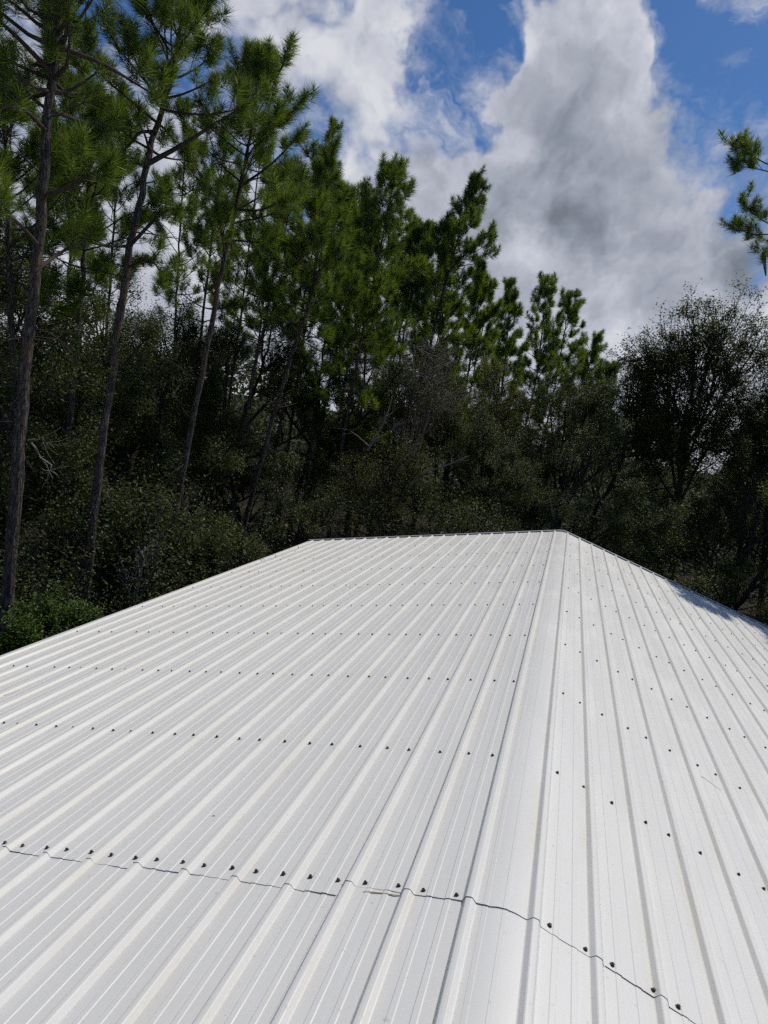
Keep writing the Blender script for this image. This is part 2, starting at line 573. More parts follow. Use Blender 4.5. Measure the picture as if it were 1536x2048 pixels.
sv, sf = lathe([(.0100, -.001), (.0096, .0022), (.0080, .0040), (.0068, .0042), (.0062, .0050), (.0062, .0105), (.0050, .0118), (.0001, .0120)], 6)
sv = sv * np.array([.96, .96, .80])
screw_me = mesh_np('screw', sv, sf)
screw_me.materials.append(M_SCREW)
SP, R0 = 1.0667, 2.094
srng = np.random.default_rng(5)
cand = []
for row in range(-3, 9):
    y = R0 + row * SP
    for side, off in ((-1, O_L), (1, O_R)):
        for j in range(-1, 22):
            if row == 0:
                ph = (0.215, 0.735) if side < 0 else (0.24, 0.85)
            elif j % 2 == 0:
                ph = (0.21, 0.78) if side < 0 else (0.27, 0.82)
            else:
                ph = (0.48,) if side < 0 else (0.50,)
            for q in ph:
                s = off + (j + q) * PITCH_R + srng.normal(0, .004)
                if s < 0.12 or s > S_EAVE - .05:
                    continue
                if row == 0 and side < 0:
                    yy = y - max(0, s - .4) * 0.030
                else:
                    yy = y
                cand.append((side * s, yy + srng.normal(0, .003)))
infr = []
for u, y in cand:
    x, z = surf(np.array(u), np.array(0.003))
    P = Vector((float(x), y, float(z)))
    d = P - CAM
    dz = d.dot(_f)
    px, py = 768 + FPX * d.dot(_R) / max(dz, .01), 1024 - FPX * d.dot(_U) / max(dz, .01)
    seen = dz > 0 and -20 < px < 1556 and -20 < py < 2068
    infr.append((0 if seen else 1, d.length, u, P))
infr.sort(key=lambda q: (q[0], q[1]))
bulk = []
for n_, (hid, dl, u, P) in enumerate(infr):
    side = 1 if u > 0 else -1
    rot = Matrix.Rotation(side * SLOPE + srng.normal(0, .05), 4, 'Y') @ Matrix.Rotation(srng.normal(0, .05), 4, 'X') @ Matrix.Rotation(srng.uniform(0, 6), 4, 'Z')
    if n_ < 300:
        far = P.y > Y_LAP
        par = next(pn for pn in panels if pn[3] == far and pn[1] <= u <= pn[2])
        o = link('screw', screw_me, par[0])
        o.matrix_basis = Matrix.Translation(P) @ rot
    else:
        R3 = np.array(rot.to_3x3())
        bulk.append(sv @ R3.T + np.array(P))
BV = np.concatenate(bulk)
BF = np.concatenate([sf + i * len(sv) for i in range(len(bulk))])
so = link('screws', mesh_np('screws', BV, BF), building, M_SCREW)
so['kind'] = 'stuff'


def strip_along_roof(name, y0, y1, h0, h1, mat, drop=0.0):
    """folded trim that follows both slopes at an end of the roof"""
    uu = np.concatenate([np.linspace(-S_EAVE, -.3, 12), np.linspace(-.2, .2, 13), np.linspace(.3, S_EAVE, 12)])
    rings = [(y0, h0), (y0, h1), (y1, h1), (y1, h0 - drop), (y1 - .003, h0 - drop), (y1 - .003, h1 - .003), (y0, h0)]
    rows = []
    for y, h in rings:
        x, z = surf(uu, np.full_like(uu, h))
        rows.append(np.stack([x, np.full_like(x, y), z], -1))
    V = np.stack(rows, 0)
    idx = np.arange(V.shape[0] * V.shape[1]).reshape(V.shape[0], V.shape[1])
    F = np.stack([idx[:-1, :-1], idx[:-1, 1:], idx[1:, 1:], idx[1:, :-1]], -1).reshape(-1, 4)
    return link(name, mesh_np(name, V.reshape(-1, 3), F), building, mat)


strip_along_roof('rake_trim', Y_FAR - .012, Y_FAR + .040, .0265, .0290, M_TRIM, .11)
# walls of the building, ribbed like the roof, below the sheets
wall_top = RIDGE_Z - SN * S_EAVE


def ribbed_wall(name, p0, p1, z1fn):
    p0, p1 = Vector(p0), Vector(p1)
    L = (p1 - p0).length
    d = (p1 - p0) / L
    nrm = Vector((d.y, -d.x, 0))
    pts = []
    n = int(L / PITCH_R)
    for i in range(n + 1):
        for q, h in ((-.03, 0), (-.014, .018), (.014, .018), (.03, 0)):
            s = min(max(i * PITCH_R + q, 0), L)
            pts.append((s, h))
    V = []
    for s, h in pts:
        b = p0 + d * s + nrm * h
        V.append((b.x, b.y, -0.05))
        V.append((b.x, b.y, z1fn(b.x)))
    F = [(2 * i, 2 * i + 2, 2 * i + 3, 2 * i + 1) for i in range(len(pts) - 1)]
    link(name, mesh_np(name, np.array(V), np.array(F)), building, M_WALL)


xe = S_EAVE * CS - .10
ribbed_wall('side_wall', (-xe, Y_FAR - .08, 0), (-xe, Y_NEAR + .08, 0), lambda x: wall_top + .005)
ribbed_wall('side_wall', (xe, Y_NEAR + .08, 0), (xe, Y_FAR - .08, 0), lambda x: wall_top + .005)
ribbed_wall('end_wall', (xe, Y_FAR - .07, 0), (-xe, Y_FAR - .07, 0), lambda x: RIDGE_Z - abs(x) * math.tan(SLOPE) - .02)
ribbed_wall('end_wall', (-xe, Y_NEAR + .07, 0), (xe, Y_NEAR + .07, 0), lambda x: RIDGE_Z - abs(x) * math.tan(SLOPE) - .02)


def roof_point(px, py, side, h=0.004):
    n = Vector((side * SN, 0, CS))
    d = ray(px, py)
    o = CAM - Vector((0, 0, RIDGE_Z))
    t = (h - n.dot(o)) / n.dot(d)
    return CAM + d * t


def tubes(polys, sides=6, cap=True):
    """polys: list of (points (n,3), radii (n,)) -> verts, faces"""
    VV, FF = [], []
    base = 0
    for P, Rr in polys:
        P = np.asarray(P, dtype=float)
        Rr = np.asarray(Rr, dtype=float)
        n = len(P)
        T = np.gradient(P, axis=0)
        T /= np.linalg.norm(T, axis=1)[:, None] + 1e-9
        ref = np.array([0, 0, 1.0]) if abs(T[:, 2].mean()) < .8 else np.array([1.0, 0, 0])
        A = np.cross(T, ref)
        A /= np.linalg.norm(A, axis=1)[:, None] + 1e-9
        B = np.cross(T, A)
        k_ = sides if Rr[0] > .02 else (4 if Rr[0] > .008 else 3)
        t = np.arange(k_) * 2 * np.pi / k_
        ring = P[:, None, :] + Rr[:, None, None] * (np.cos(t)[None, :, None] * A[:, None, :] + np.sin(t)[None, :, None] * B[:, None, :])
        VV.append(ring.reshape(-1, 3))
        idx = np.arange(n * k_).reshape(n, k_) + base
        nx = np.roll(idx, -1, 1)
        FF.append(np.stack([idx[:-1], nx[:-1], nx[1:], idx[1:]], -1).reshape(-1, 4))
        base += n * k_
    return np.concatenate(VV), np.concatenate(FF)


def debris(name, label, cat, pts, side, r, mat):
    P = [roof_point(x, y, side, .004 + r) for x, y in pts]
    c = P[0]
    v, f = tubes([(np.array([p - c for p in P]), np.linspace(r, r * .5, len(P)))], 5)
    o = link(name, mesh_np(name, v, f), None, mat, c)
    tag(o, label, cat)


debris('pine_needle', 'dry brown pine needle lying near the left eave of the roof', 'pine needle', [(2, 1392), (14, 1389), (27, 1385), (38, 1380)], -1, .0016, M_STRAW)
debris('pine_needle', 'dry brown pine needle lying across ribs on the right slope', 'pine needle', [(1402, 1552), (1420, 1564), (1432, 1574), (1444, 1581)], 1, .0014, M_STRAW)
debris('pine_needle', 'bent dry pine needle far up the left slope among screws', 'pine needle', [(697, 1176), (706, 1174), (716, 1175), (722, 1175)], -1, .002, M_STRAW)
debris('twig', 'tiny dark bit of twig on the left slope flat', 'twig', [(425, 1632), (428, 1631), (430, 1632)], -1, .002, M_TWIG)
# yellowed bead of sealant along part of the end lap
P = [roof_point(x, y, -1, .004) for x, y in ((727, 1783), (745, 1785), (770, 1787), (788, 1791), (806, 1791))]
v, f = tubes([(np.array(P), np.array([.0015, .0028, .0022, .003, .0012]))], 5)
link('sealant_bead', mesh_np('sealant_bead', v, f), building, M_SEAL)

# ------------------------------------------------------------------ trees: generators
def unit(v):
    return v / (np.linalg.norm(v) + 1e-9)


def spline(P, n):
    """Catmull-Rom through the points"""
    P = np.asarray(P, dtype=float)
    Q = np.concatenate([[2 * P[0] - P[1]], P, [2 * P[-1] - P[-2]]])
    res = []
    m = len(P) - 1
    for t in np.linspace(0, m - 1e-6, n):
        i = int(t)
        u = t - i
        a, b, c, d = Q[i], Q[i + 1], Q[i + 2], Q[i + 3]
        res.append(.5 * ((2 * b) + (-a + c) * u + (2 * a - 5 * b + 4 * c - d) * u * u + (-a + 3 * b - 3 * c + d) * u ** 3))
    return np.array(res)


def make_tuft(rg, n, width):
    """needles fanned round a shoot that points along +Z"""
    zb = rg.uniform(-.16, .03, n)
    lean = np.radians(np.interp(zb, [-.16, .03], [68, 20]) + rg.normal(0, 13, n))
    az = rg.uniform(0, 2 * np.pi, n)
    L = rg.uniform(.17, .275, n)
    d = np.stack([np.sin(lean) * np.cos(az), np.sin(lean) * np.sin(az), np.cos(lean)], -1)
    b = np.stack([np.zeros(n), np.zeros(n), zb], -1)
    side = np.stack([-np.sin(az + rg.normal(0, .9, n)), np.cos(az), rg.normal(0, .4, n)], -1)
    side = np.cross(d, side)
    side = side / (np.linalg.norm(side, axis=1)[:, None] + 1e-9)
    w = width * rg.uniform(.7, 1.3, n)[:, None] * .5
    tip = b + d * L[:, None]
    return np.stack([b + d * .015 + side * w, b + d * .015 - side * w, tip], 1)          # n,3,3


def tufts_mesh(rg, pos, axis, scale, n, width):
    pos, axis, scale = np.array(pos), np.array(axis), np.array(scale)
    T = len(pos)
    axis /= np.linalg.norm(axis, axis=1)[:, None]
    rv = rg.normal(size=(T, 3))
    A = np.cross(axis, rv)
    A /= np.linalg.norm(A, axis=1)[:, None]
    B = np.cross(axis, A)
    Mx = np.stack([A, B, axis], 1) * scale[:, None, None]                 # rows
    temps = np.stack([make_tuft(rg, n, width) for _ in range(6)])
    tk = rg.integers(0, 6, T)
    V = np.einsum('tnvk,tkc->tnvc', temps[tk], Mx) + pos[:, None, None, :]
    V[:, :, 2, 2] -= .035 * scale[:, None]                                 # needle tips droop
    V = V.reshape(-1, 3)
    return V, np.arange(len(V)).reshape(-1, 3)


def grow(rg, start, d, L, r, up, wig, n=6):
    P = [np.array(start, dtype=float)]
    d = unit(np.array(d, dtype=float))
    for i in range(n - 1):
        d = unit(d + np.array([0, 0, up / n]) + rg.normal(0, wig, 3))
        P.append(P[-1] + d * L / (n - 1))
    return np.array(P)


def wood(root, v1, f1, v2, f2, m1, m2, name):
    """stem and the boughs that grow from it, one mesh"""
    me = mesh_np(name, np.concatenate([v1, v2]), np.concatenate([f1, f2 + len(v1)]), True)
    me.materials.append(m1)
    me.materials.append(m2)
    me.polygons.foreach_set('material_index', np.concatenate([np.zeros(len(f1), dtype=np.int32), np.ones(len(f2), dtype=np.int32)]))
    return link(name, me, root)


def pine(name, label, path, r0, r1, crown0, rmax, seed, tuft_n=100, width=.0055, group=None, limbs=(), whorl=.42, dens=1.0, tsc=1.0, mat=None, stubs=8, skew=(0, 0), top_lift=1.0, flat=0.0):
    """path: points of the trunk from the ground to the leader; crown0: fraction of the stem where the live crown starts"""
    rg = np.random.default_rng(seed)
    path = np.array([list(p) for p in path], dtype=float)
    base = path[0].copy()
    path -= base
    NS = 44
    tr = spline(path, NS)
    tr[1:-1, :2] += rg.normal(0, .012, (NS - 2, 2))
    H = tr[-1][2]
    tt = np.linspace(0, 1, NS)
    rr = r0 + (r1 - r0) * tt ** .9
    rr[0] *= 1.25
    rr *= 1 + rg.normal(0, .02, NS)
    root = link(name, None, None, None, base)
    tag(root, label, 'pine tree', group)
    tv, tf = tubes([(tr, rr)], 14)

    polys, tp, ta, ts = [], [], [], []

    def tuft(p, a, s=1.0):
        tp.append(p)
        ta.append(a + np.array([0, 0, .25]))
        ts.append(s * tsc * rg.uniform(.8, 1.12))

    def dress(P, r, L, leafy=1.0, first=.3):
        """side shoots with tufts along a limb"""
        n = len(P)
        ns = max(2, int(L / .27 * dens))
        for j in range(ns):
            f = first + (1 - first) * (j + rg.uniform(.2, .9)) / ns
            if f > .98:
                continue
            if rg.random() > leafy:
                continue
            q = f * (n - 1)
            i = min(int(q), n - 2)
            p = P[i] + (P[i + 1] - P[i]) * (q - i)
            t = unit(P[i + 1] - P[i])
            sd = unit(np.cross(t, rg.normal(size=3)))
            sd[2] = abs(sd[2]) * .8 - .1
            d = unit(t * rg.uniform(.5, 1.0) + sd * rg.uniform(.6, 1.1))
            tl = rg.uniform(.2, .62) * (1.15 - .5 * f) * min(1.2, .55 + L * .4)
            Q = grow(rg, p, d, tl, .008, .55, .16, 4)
            polys.append((Q, np.linspace(.0075, .0042, 4)))
            tuft(Q[-1], Q[-1] - Q[-2])
            if tl > .26:
                tuft(Q[-2], Q[-1] - Q[-2] + rg.normal(0, .12, 3) * tl, .85)
                if rg.random() < .6:
                    e = grow(rg, Q[1], unit(Q[2] - Q[1]) + rg.normal(0, .6, 3), tl * .6, .005, .5, .15, 3)
                    polys.append((e, np.linspace(.006, .004, 3)))
                    tuft(e[-1], e[-1] - e[-2], .9)
        tuft(P[-1], P[-1] - P[-2], 1.08)
        tuft(P[-2] * .4 + P[-1] * .6, P[-1] - P[-2], .95)

    def trunk_at(f):
        q = f * (NS - 1)
        i = min(int(q), NS - 2)
        return tr[i] + (tr[i + 1] - tr[i]) * (q - i), np.interp(f, tt, rr)

    # live crown
    clen = H * (1 - crown0)
    z = 0.0
    a0 = rg.uniform(0, 6)
    while z < clen - .12:
        t = z / clen
        f = crown0 + (1 - crown0) * t
        p, r = trunk_at(f)
        nb = rg.integers(2, 4)
        a0 += 2.4
        for b in range(nb):
            az = a0 + b * 2 * np.pi / nb + rg.normal(0, .35)
            prof = (0.55 + .45 * min(1, t / .25)) * (1 - t * (1 - flat)) ** .62 + .06
            L = rmax * prof * rg.uniform(.6, 1.12)
            L *= 1 + skew[0] * math.cos(az) + skew[1] * math.sin(az)
            if L < .12:
                continue
            el = rad(np.interp(t, [0, .5, 1], [2, 26, 62 * top_lift]) + rg.normal(0, 10))
            d = np.array([math.cos(az) * math.cos(el), math.sin(az) * math.cos(el), math.sin(el)])
            br = min(r * .55, .012 + .016 * L)
            P = grow(rg, p + d * r * .3, d, L, br, .75, .11, 7)
            polys.append((P, np.linspace(br, .006, 7)))
            live = 1.0 if t > .12 else .75
            dress(P, br, L, live, .28 if L > .6 else .1)
        z += whorl * rg.uniform(.7, 1.25) * (1 - .35 * t)
    # leader
    p, r = trunk_at(1.0)
    pd = unit(tr[-1] - tr[-3])
    for q in range(4):
        tuft(tr[-1] - pd * .09 * q + pd * .05, pd + rg.normal(0, .12, 3), 1.0)
    # limbs that the photograph shows one by one
    for pts, lr, leafy in limbs:
        Q_ = np.array([list(q) for q in pts]) - base
        Q_[0] = tr[np.argmin(np.linalg.norm(tr - Q_[0], axis=1))]      # rooted in the stem
        P = spline(Q_, 9)
        polys.append((P, np.linspace(lr, .009, 9)))
        dress(P, lr, float(np.linalg.norm(np.diff(P, axis=0), axis=1).sum()), leafy, .42)
    # dead stubs and twigs below the crown
    for q in range(stubs):
        f = crown0 * rg.uniform(.45, 1.0)
        p, r = trunk_at(f)
        az = rg.uniform(0, 6.3)
        L = rg.uniform(.2, .9)
        d = np.array([math.cos(az), math.sin(az), rg.uniform(-.25, .35)])
        P = grow(rg, p, d, L, .01, rg.uniform(-.4, .5), .22, 6)
        polys.append((P, np.linspace(.013, .004, 6)))
        if L > .5:
            for _ in range(2):
                e = grow(rg, P[3], unit(P[4] - P[3]) + rg.normal(0, .7, 3), L * .5, .005, 0, .3, 5)
                polys.append((e, np.linspace(.006, .003, 5)))
    bv, bf = tubes(polys, 7)
    wood(root, tv, tf, bv, bf, M_PINEBARK, M_TWIG, 'trunk')
    nv, nf = tufts_mesh(rg, tp, ta, ts, tuft_n, width)
    c = link('crown', mesh_np('crown', nv, nf), root, mat or M_NEEDLE)
    return root


def leaves_mesh(rg, pos, size, upbias=.6, aspect=.5):
    n = len(pos)
    nrm = rg.normal(size=(n, 3))
    nrm[:, 2] = np.abs(nrm[:, 2]) + upbias
    nrm /= np.linalg.norm(nrm, axis=1)[:, None]
    t = np.cross(nrm, rg.normal(size=(n, 3)))
    t /= np.linalg.norm(t, axis=1)[:, None]
    b = np.cross(nrm, t)
    L = (size * rg.uniform(.6, 1.3, n))[:, None]
    a0 = pos
    a1 = pos + t * L * .45 + b * L * aspect * .5 + nrm * L * .06
    a2 = pos + t * L
    a3 = pos + t * L * .45 - b * L * aspect * .5 + nrm * L * .06
    V = np.stack([a0, a1, a2, a3], 1).reshape(-1, 3)
    i = np.arange(n)[:, None] * 4
    return V, np.concatenate([i, i + 1, i + 2, i + 3], 1)


def leafy_tree(name, label, cat, base, H, crown_r, seed, nleaf=9000, leaf=.06, mat=None, bark=None, trunk_r=.10, first=.25, spread=.55, levels=4, group=None, lean=(0, 0), sigma=.16, nstem=1, up=.35, bare=0.0, wig=.13, lean_up=1.0):
    rg = np.random.default_rng(seed)
    root = link(name, None, None, None, base)
    tag(root, label, cat, group)
    polys, tips, stems = [], [], []

    def rec(p, d, L, r, lv):
        n = 7 if lv == 0 else 5
        P = grow(rg, p, d, L, r, up * (1 if lv else .3), wig, n)
        r1 = r * .55
        (stems if lv == 0 else polys).append((P, np.linspace(r, r1, n)))
        if lv >= levels:
            for q in (1, 2, 3, 4):
                tips.append(P[q])
            return
        nc = 4 if lv == 0 else rg.integers(3, 5)
        for c in range(nc):
            f = (first if lv == 0 else .35) + (1 - (first if lv == 0 else .35)) * (c + rg.uniform(.3, 1)) / nc
            q = min(f, .999) * (n - 1)
            i = min(int(q), n - 2)
            s = P[i] + (P[i + 1] - P[i]) * (q - i)
            t = unit(P[i + 1] - P[i])
            sd = unit(np.cross(t, rg.normal(size=3)))
            dd = unit(t * (1 - spread) + sd * spread + np.array([0, 0, .1]))
            rec(s, dd, L * rg.uniform(.42, .66) * (crown_r / H * 2.3 if lv == 0 else 1) , max(.004, r * .5), lv + 1)
        rec(P[-1], unit(P[-1] - P[-2]), L * .45, r1, lv + 1)

    for s in range(nstem):
        d = np.array([lean[0], lean[1], 1.0]) + (rg.normal(0, .35, 3) * np.array([1, 1, 0]) if nstem > 1 else 0)
        rec(np.zeros(3) + (rg.normal(0, .12, 3) * np.array([1, 1, 0]) if nstem > 1 else 0), d, H * .62, trunk_r, 0)
    tips = np.array(tips)
    v, f = tubes(stems, 9)
    v2, f2 = tubes(polys, 5)
    wood(root, v, f, v2, f2, bark or M_OAKBARK, bark or M_OAKBARK, 'trunk' if cat != 'shrub' else 'stem')
    if nleaf:
        keep = rg.random(len(tips)) > bare
        tp = tips[keep]
        wt = rg.lognormal(0, 1.1, len(tp))
        pick = rg.choice(len(tp), nleaf, p=wt / wt.sum())
        pos = tp[pick] + rg.normal(0, sigma, (nleaf, 3))
        v, f = leaves_mesh(rg, pos, leaf)
        link('crown' if cat != 'shrub' else 'foliage', mesh_np('crown', v, f), root, mat or M_LEAF)
    return root


# ------------------------------------------------------------------ the row of tall pines along the left side
def stem(pix, D, top, gz=-.1):
    """trunk through photograph points at plan distance D, carried down to the ground"""
    P = [at(x, y, D) for x, y in pix] + ([at(*top, D)] if top else [])
    lo, nx = P[0], P[1]
    k_ = (lo.z - gz) / max(.5, nx.z - lo.z)
    b = Vector((lo.x + (lo.x - nx.x) * k_ * .5, lo.y + (lo.y - nx.y) * k_ * .5, gz))
    return [b] + P


G = 'tall pines standing along the left side of the roof'
D1 = 9.2
p1 = stem([(12, 1220), (48, 800), (78, 470), (100, 200), (118, 0)], D1, (140, -330))
p1.append(Vector((p1[-1].x + .2, p1[-1].y + .1, 16.4)))
pine('pine_tree', 'thickest pine trunk at the left edge of the photo, top out of frame', p1, .092, .024, .56, 1.7, 11, 110, .0072, G,
     stubs=14,
     limbs=[([at(118, 105, D1), at(200, 125, D1 + .1), at(260, 160, D1 + .3), at(318, 196, D1 + .4)], .030, .75),
            ([at(96, 148, D1), at(50, 90, D1 - .1), at(-10, 35, D1 - .3), at(-80, -10, D1 - .4)], .034, .8),
            ([at(92, 250, D1), at(40, 215, D1 - .5), at(-30, 225, D1 - .8)], .028, 1.0),
            ([at(78, 480, D1), at(30, 440, D1 - .6), at(-30, 410, D1 - .9)], .03, 1.0),
            ([at(85, 400, D1), at(150, 370, D1 - .5), at(215, 330, D1 - .9)], .03, 1.0),
            ([at(72, 540, D1), at(130, 500, D1 + .6), at(200, 470, D1 + .9)], .028, 1.0)], whorl=.40, dens=1.05)
p1b = stem([(30, 1000), (22, 600), (14, 380)], 12.2, (6, 190))
pine('pine_tree', 'bushy pine behind the thickest trunk, its top at the left edge', p1b, .075, .018, .50, 1.75, 17, 100, .0085, G, whorl=.36, dens=1.15)
p1c = stem([(128, 1000), (158, 640), (176, 400)], 13.4, (190, 195))
pine('pine_tree', 'bushy pine top between the first two tall trunks', p1c, .07, .018, .52, 1.7, 19, 100, .0085, G, whorl=.36, dens=1.1)
D2 = 11.0
p2 = stem([(176, 1140), (206, 880), (250, 560), (292, 340), (325, 215)], D2, (352, 110))
p2.append(at(372, -20, D2))
pine('pine_tree', 'slender curving pine second from the left with a forked upper trunk', p2, .082, .022, .61, 1.65, 23, 110, .0076, G, dens=1.1,
     limbs=[([at(304, 345, D2), at(360, 292, D2 - .1), at(430, 248, D2 - .2), at(500, 205, D2 - .3)], .042, .7),
            ([at(310, 258, D2), at(278, 266, D2), at(252, 296, D2 + .1), at(205, 300, D2 + .2)], .028, .5),
            ([at(270, 480, D2), at(320, 430, D2 - .8), at(360, 415, D2 - 1.3)], .03, 1.2),
            ([at(262, 500, D2), at(200, 490, D2 - .3), at(150, 470, D2 - .5)], .026, .8),
            ([at(262, 520, D2), at(300, 520, D2 - .8), at(330, 560, D2 - 1.0)], .022, 1.0)], whorl=.40)
D3 = 13.2
p3 = stem([(322, 1180), (398, 780), (440, 560), (480, 380), (505, 240)], D3, (520, 140))
pine('pine_tree', 'third pine from the left with open crown and leaning trunk', p3, .080, .016, .54, 1.95, 31, 100, .0085, G, whorl=.36, dens=1.1,
     limbs=[([at(487, 370, D3), at(540, 330, D3 - .3), at(600, 270, D3 - .4)], .028, 1.0), ([at(470, 420, D3), at(520, 420, D3 - 1), at(570, 400, D3 - 1.3)], .025, 1.0)])
D4 = 16.0
p4 = stem([(492, 1040), (560, 790), (598, 670), (622, 590), (636, 490)], D4, (644, 345))
pine('pine_tree', 'pine with pale lit trunk rising behind the rounded shrub', p4, .072, .016, .50, 2.0, 43, 85, .010, G, whorl=.36, dens=1.1, flat=.1)
p4b = stem([(462, 1030), (505, 760), (535, 620), (560, 480)], D4 + 1.6, (585, 355))
pine('pine_tree', 'thin pine close beside the pale lit trunk', p4b, .062, .015, .5, 1.8, 47, 85, .010, G, whorl=.38, dens=1.0)
D5 = 19.5
p5 = stem([(657, 1075), (690, 860), (728, 650), (760, 500)], D5, (788, 355))
pine('pine_tree', 'pine with pointed spire top above the middle of the row', p5, .078, .014, .45, 2.0, 53, 80, .0115, G, whorl=.33, dens=1.3, flat=.12)
p5b = stem([(600, 1060), (640, 760), (665, 560)], D5 + 1.5, (690, 405))
pine('pine_tree', 'pine with blunt top just left of the pointed spire', p5b, .07, .014, .45, 2.1, 59, 80, .0115, G, whorl=.33, dens=1.3, flat=.12)
D7 = 24.5
p7 = stem([(792, 1050), (850, 740), (890, 570), (918, 470)], D7, (952, 368))
pine('pine_tree', 'windswept narrow pine leaning right, alone against grey cloud', p7, .085, .014, .50, 1.75, 61, 75, .0135, G, whorl=.36, dens=1.3, skew=(.25, 0), top_lift=1.15)
p7b = stem([(745, 1050), (800, 720), (826, 560)], D7 + 1, (846, 460))
pine('pine_tree', 'pine between the pointed spire and the windswept pine', p7b, .075, .014, .42, 2.1, 67, 75, .0135, G, whorl=.34, dens=1.3)
D8 = 32
for (pix, top, D, sd, lb, R_) in (
        ([(700, 1000), (728, 760)], (738, 440), 23, 171, 'full pine filling the gap left of the pointed spire', 1.8),
        ([(870, 950), (880, 760)], (892, 500), 27, 173, 'full dark pine directly behind the windswept pine', 1.7),
        ([(905, 900), (945, 700)], (962, 560), 29, 71, 'rounded pine top just right of the windswept pine', 1.7),
        ([(985, 900), (1008, 740)], (1021, 582), 31, 73, 'small pine with upright spike top over the olive tree', 1.4),
        ([(1040, 900), (1075, 740)], (1092, 570), 33, 79, 'flat topped pine with twin tufts at the right end of the row', 1.9),
        ([(1080, 920), (1112, 760)], (1140, 600), 34.5, 83, 'sparse pine at the right end with drooping outer branch', 2.0),
        ([(1130, 930), (1160, 800)], (1190, 690), 37, 89, 'low young pine beyond the right end of the row', 1.9),
        ([(1175, 930), (1195, 830)], (1220, 742), 38, 91, 'lowest pine tip showing left of the open crowned oak', 1.7),):
    pine('pine_tree', lb, stem(pix, D, top), .09, .016, .36, R_ * 1.1, sd, 75, .012, G, whorl=.38, tsc=1.1, dens=1.2, flat=.15)

# pine at the right whose boughs reach into the frame
DR = 20.5
zt = 15.8
pr = [polar(14.6, DR, -.1), polar(14.8, DR, 6), polar(14.7, DR + .1, 11), polar(14.9, DR, zt)]
pine('pine_tree', 'pine at the right edge whose two boughs reach into the sky', pr, .10, .018, .78, 1.2, 97, 85, .0105, None, whorl=.4, dens=1.45, tsc=1.0,
     limbs=[([at(1585, 395, DR), at(1540, 330, DR - .1), at(1500, 308, DR - .2), at(1466, 292, DR - .2)], .022, 1.0),
            ([at(1590, 380, DR), at(1545, 345, DR - .3), at(1500, 335, DR - .4), at(1470, 335, DR - .5)], .02, 1.0),
            ([at(1600, 480, DR), at(1550, 470, DR - .1), at(1508, 468, DR - .2), at(1462, 455, DR - .3)], .022, 1.0),
            ([at(1600, 480, DR), at(1555, 455, DR + .2), at(1510, 430, DR + .2), at(1485, 400, DR + .2)], .02, 1.0),
            ([at(1600, 500, DR), at(1560, 490, DR), at(1530, 505, DR)], .016, .8)], stubs=3)
v, f = tubes([(spline(np.array([list(at(1528 + q * 1.6, 505, DR - q * .01)), list(at(1530 + q * 1.2, 530, DR)), list(at(1532 + q * .4, 552, DR))]), 6), np.linspace(.010, .003, 6)) for q in range(-3, 3)], 4)
mo = link('hanging_moss', mesh_np('hanging_moss', v, f), None, M_MOSS)
tag(mo, 'wisp of grey moss hanging from the lower right pine bough', 'moss')

# pines just out of the frame at right: they shade the far corner of the roof
for q, (x, y, h, sd) in enumerate(((6.1, 17.2, 13.0, 601), (7.7, 17.1, 13.5, 607), (9.2, 16.5, 13.2, 613))):
    pine('pine_tree', ('pine', 'middle pine', 'outer pine')[q] + ' beyond the right edge that shades the far right roof corner',
         [(x, y, -.1), (x + .1, y, 4), (x, y + .1, 8), (x + .1, y, h)], .13, .03, .62, 1.9, sd, 90, .010, 'pines shading the right roof corner', whorl=.3, dens=1.6, tsc=1.2, flat=.35)

# ------------------------------------------------------------------ broadleaf trees and thicket
def gp(px, D):
    d = ray(px, 1000)
    a = math.degrees(math.atan2(d.x, d.y))
    return polar(a, D, -.12)


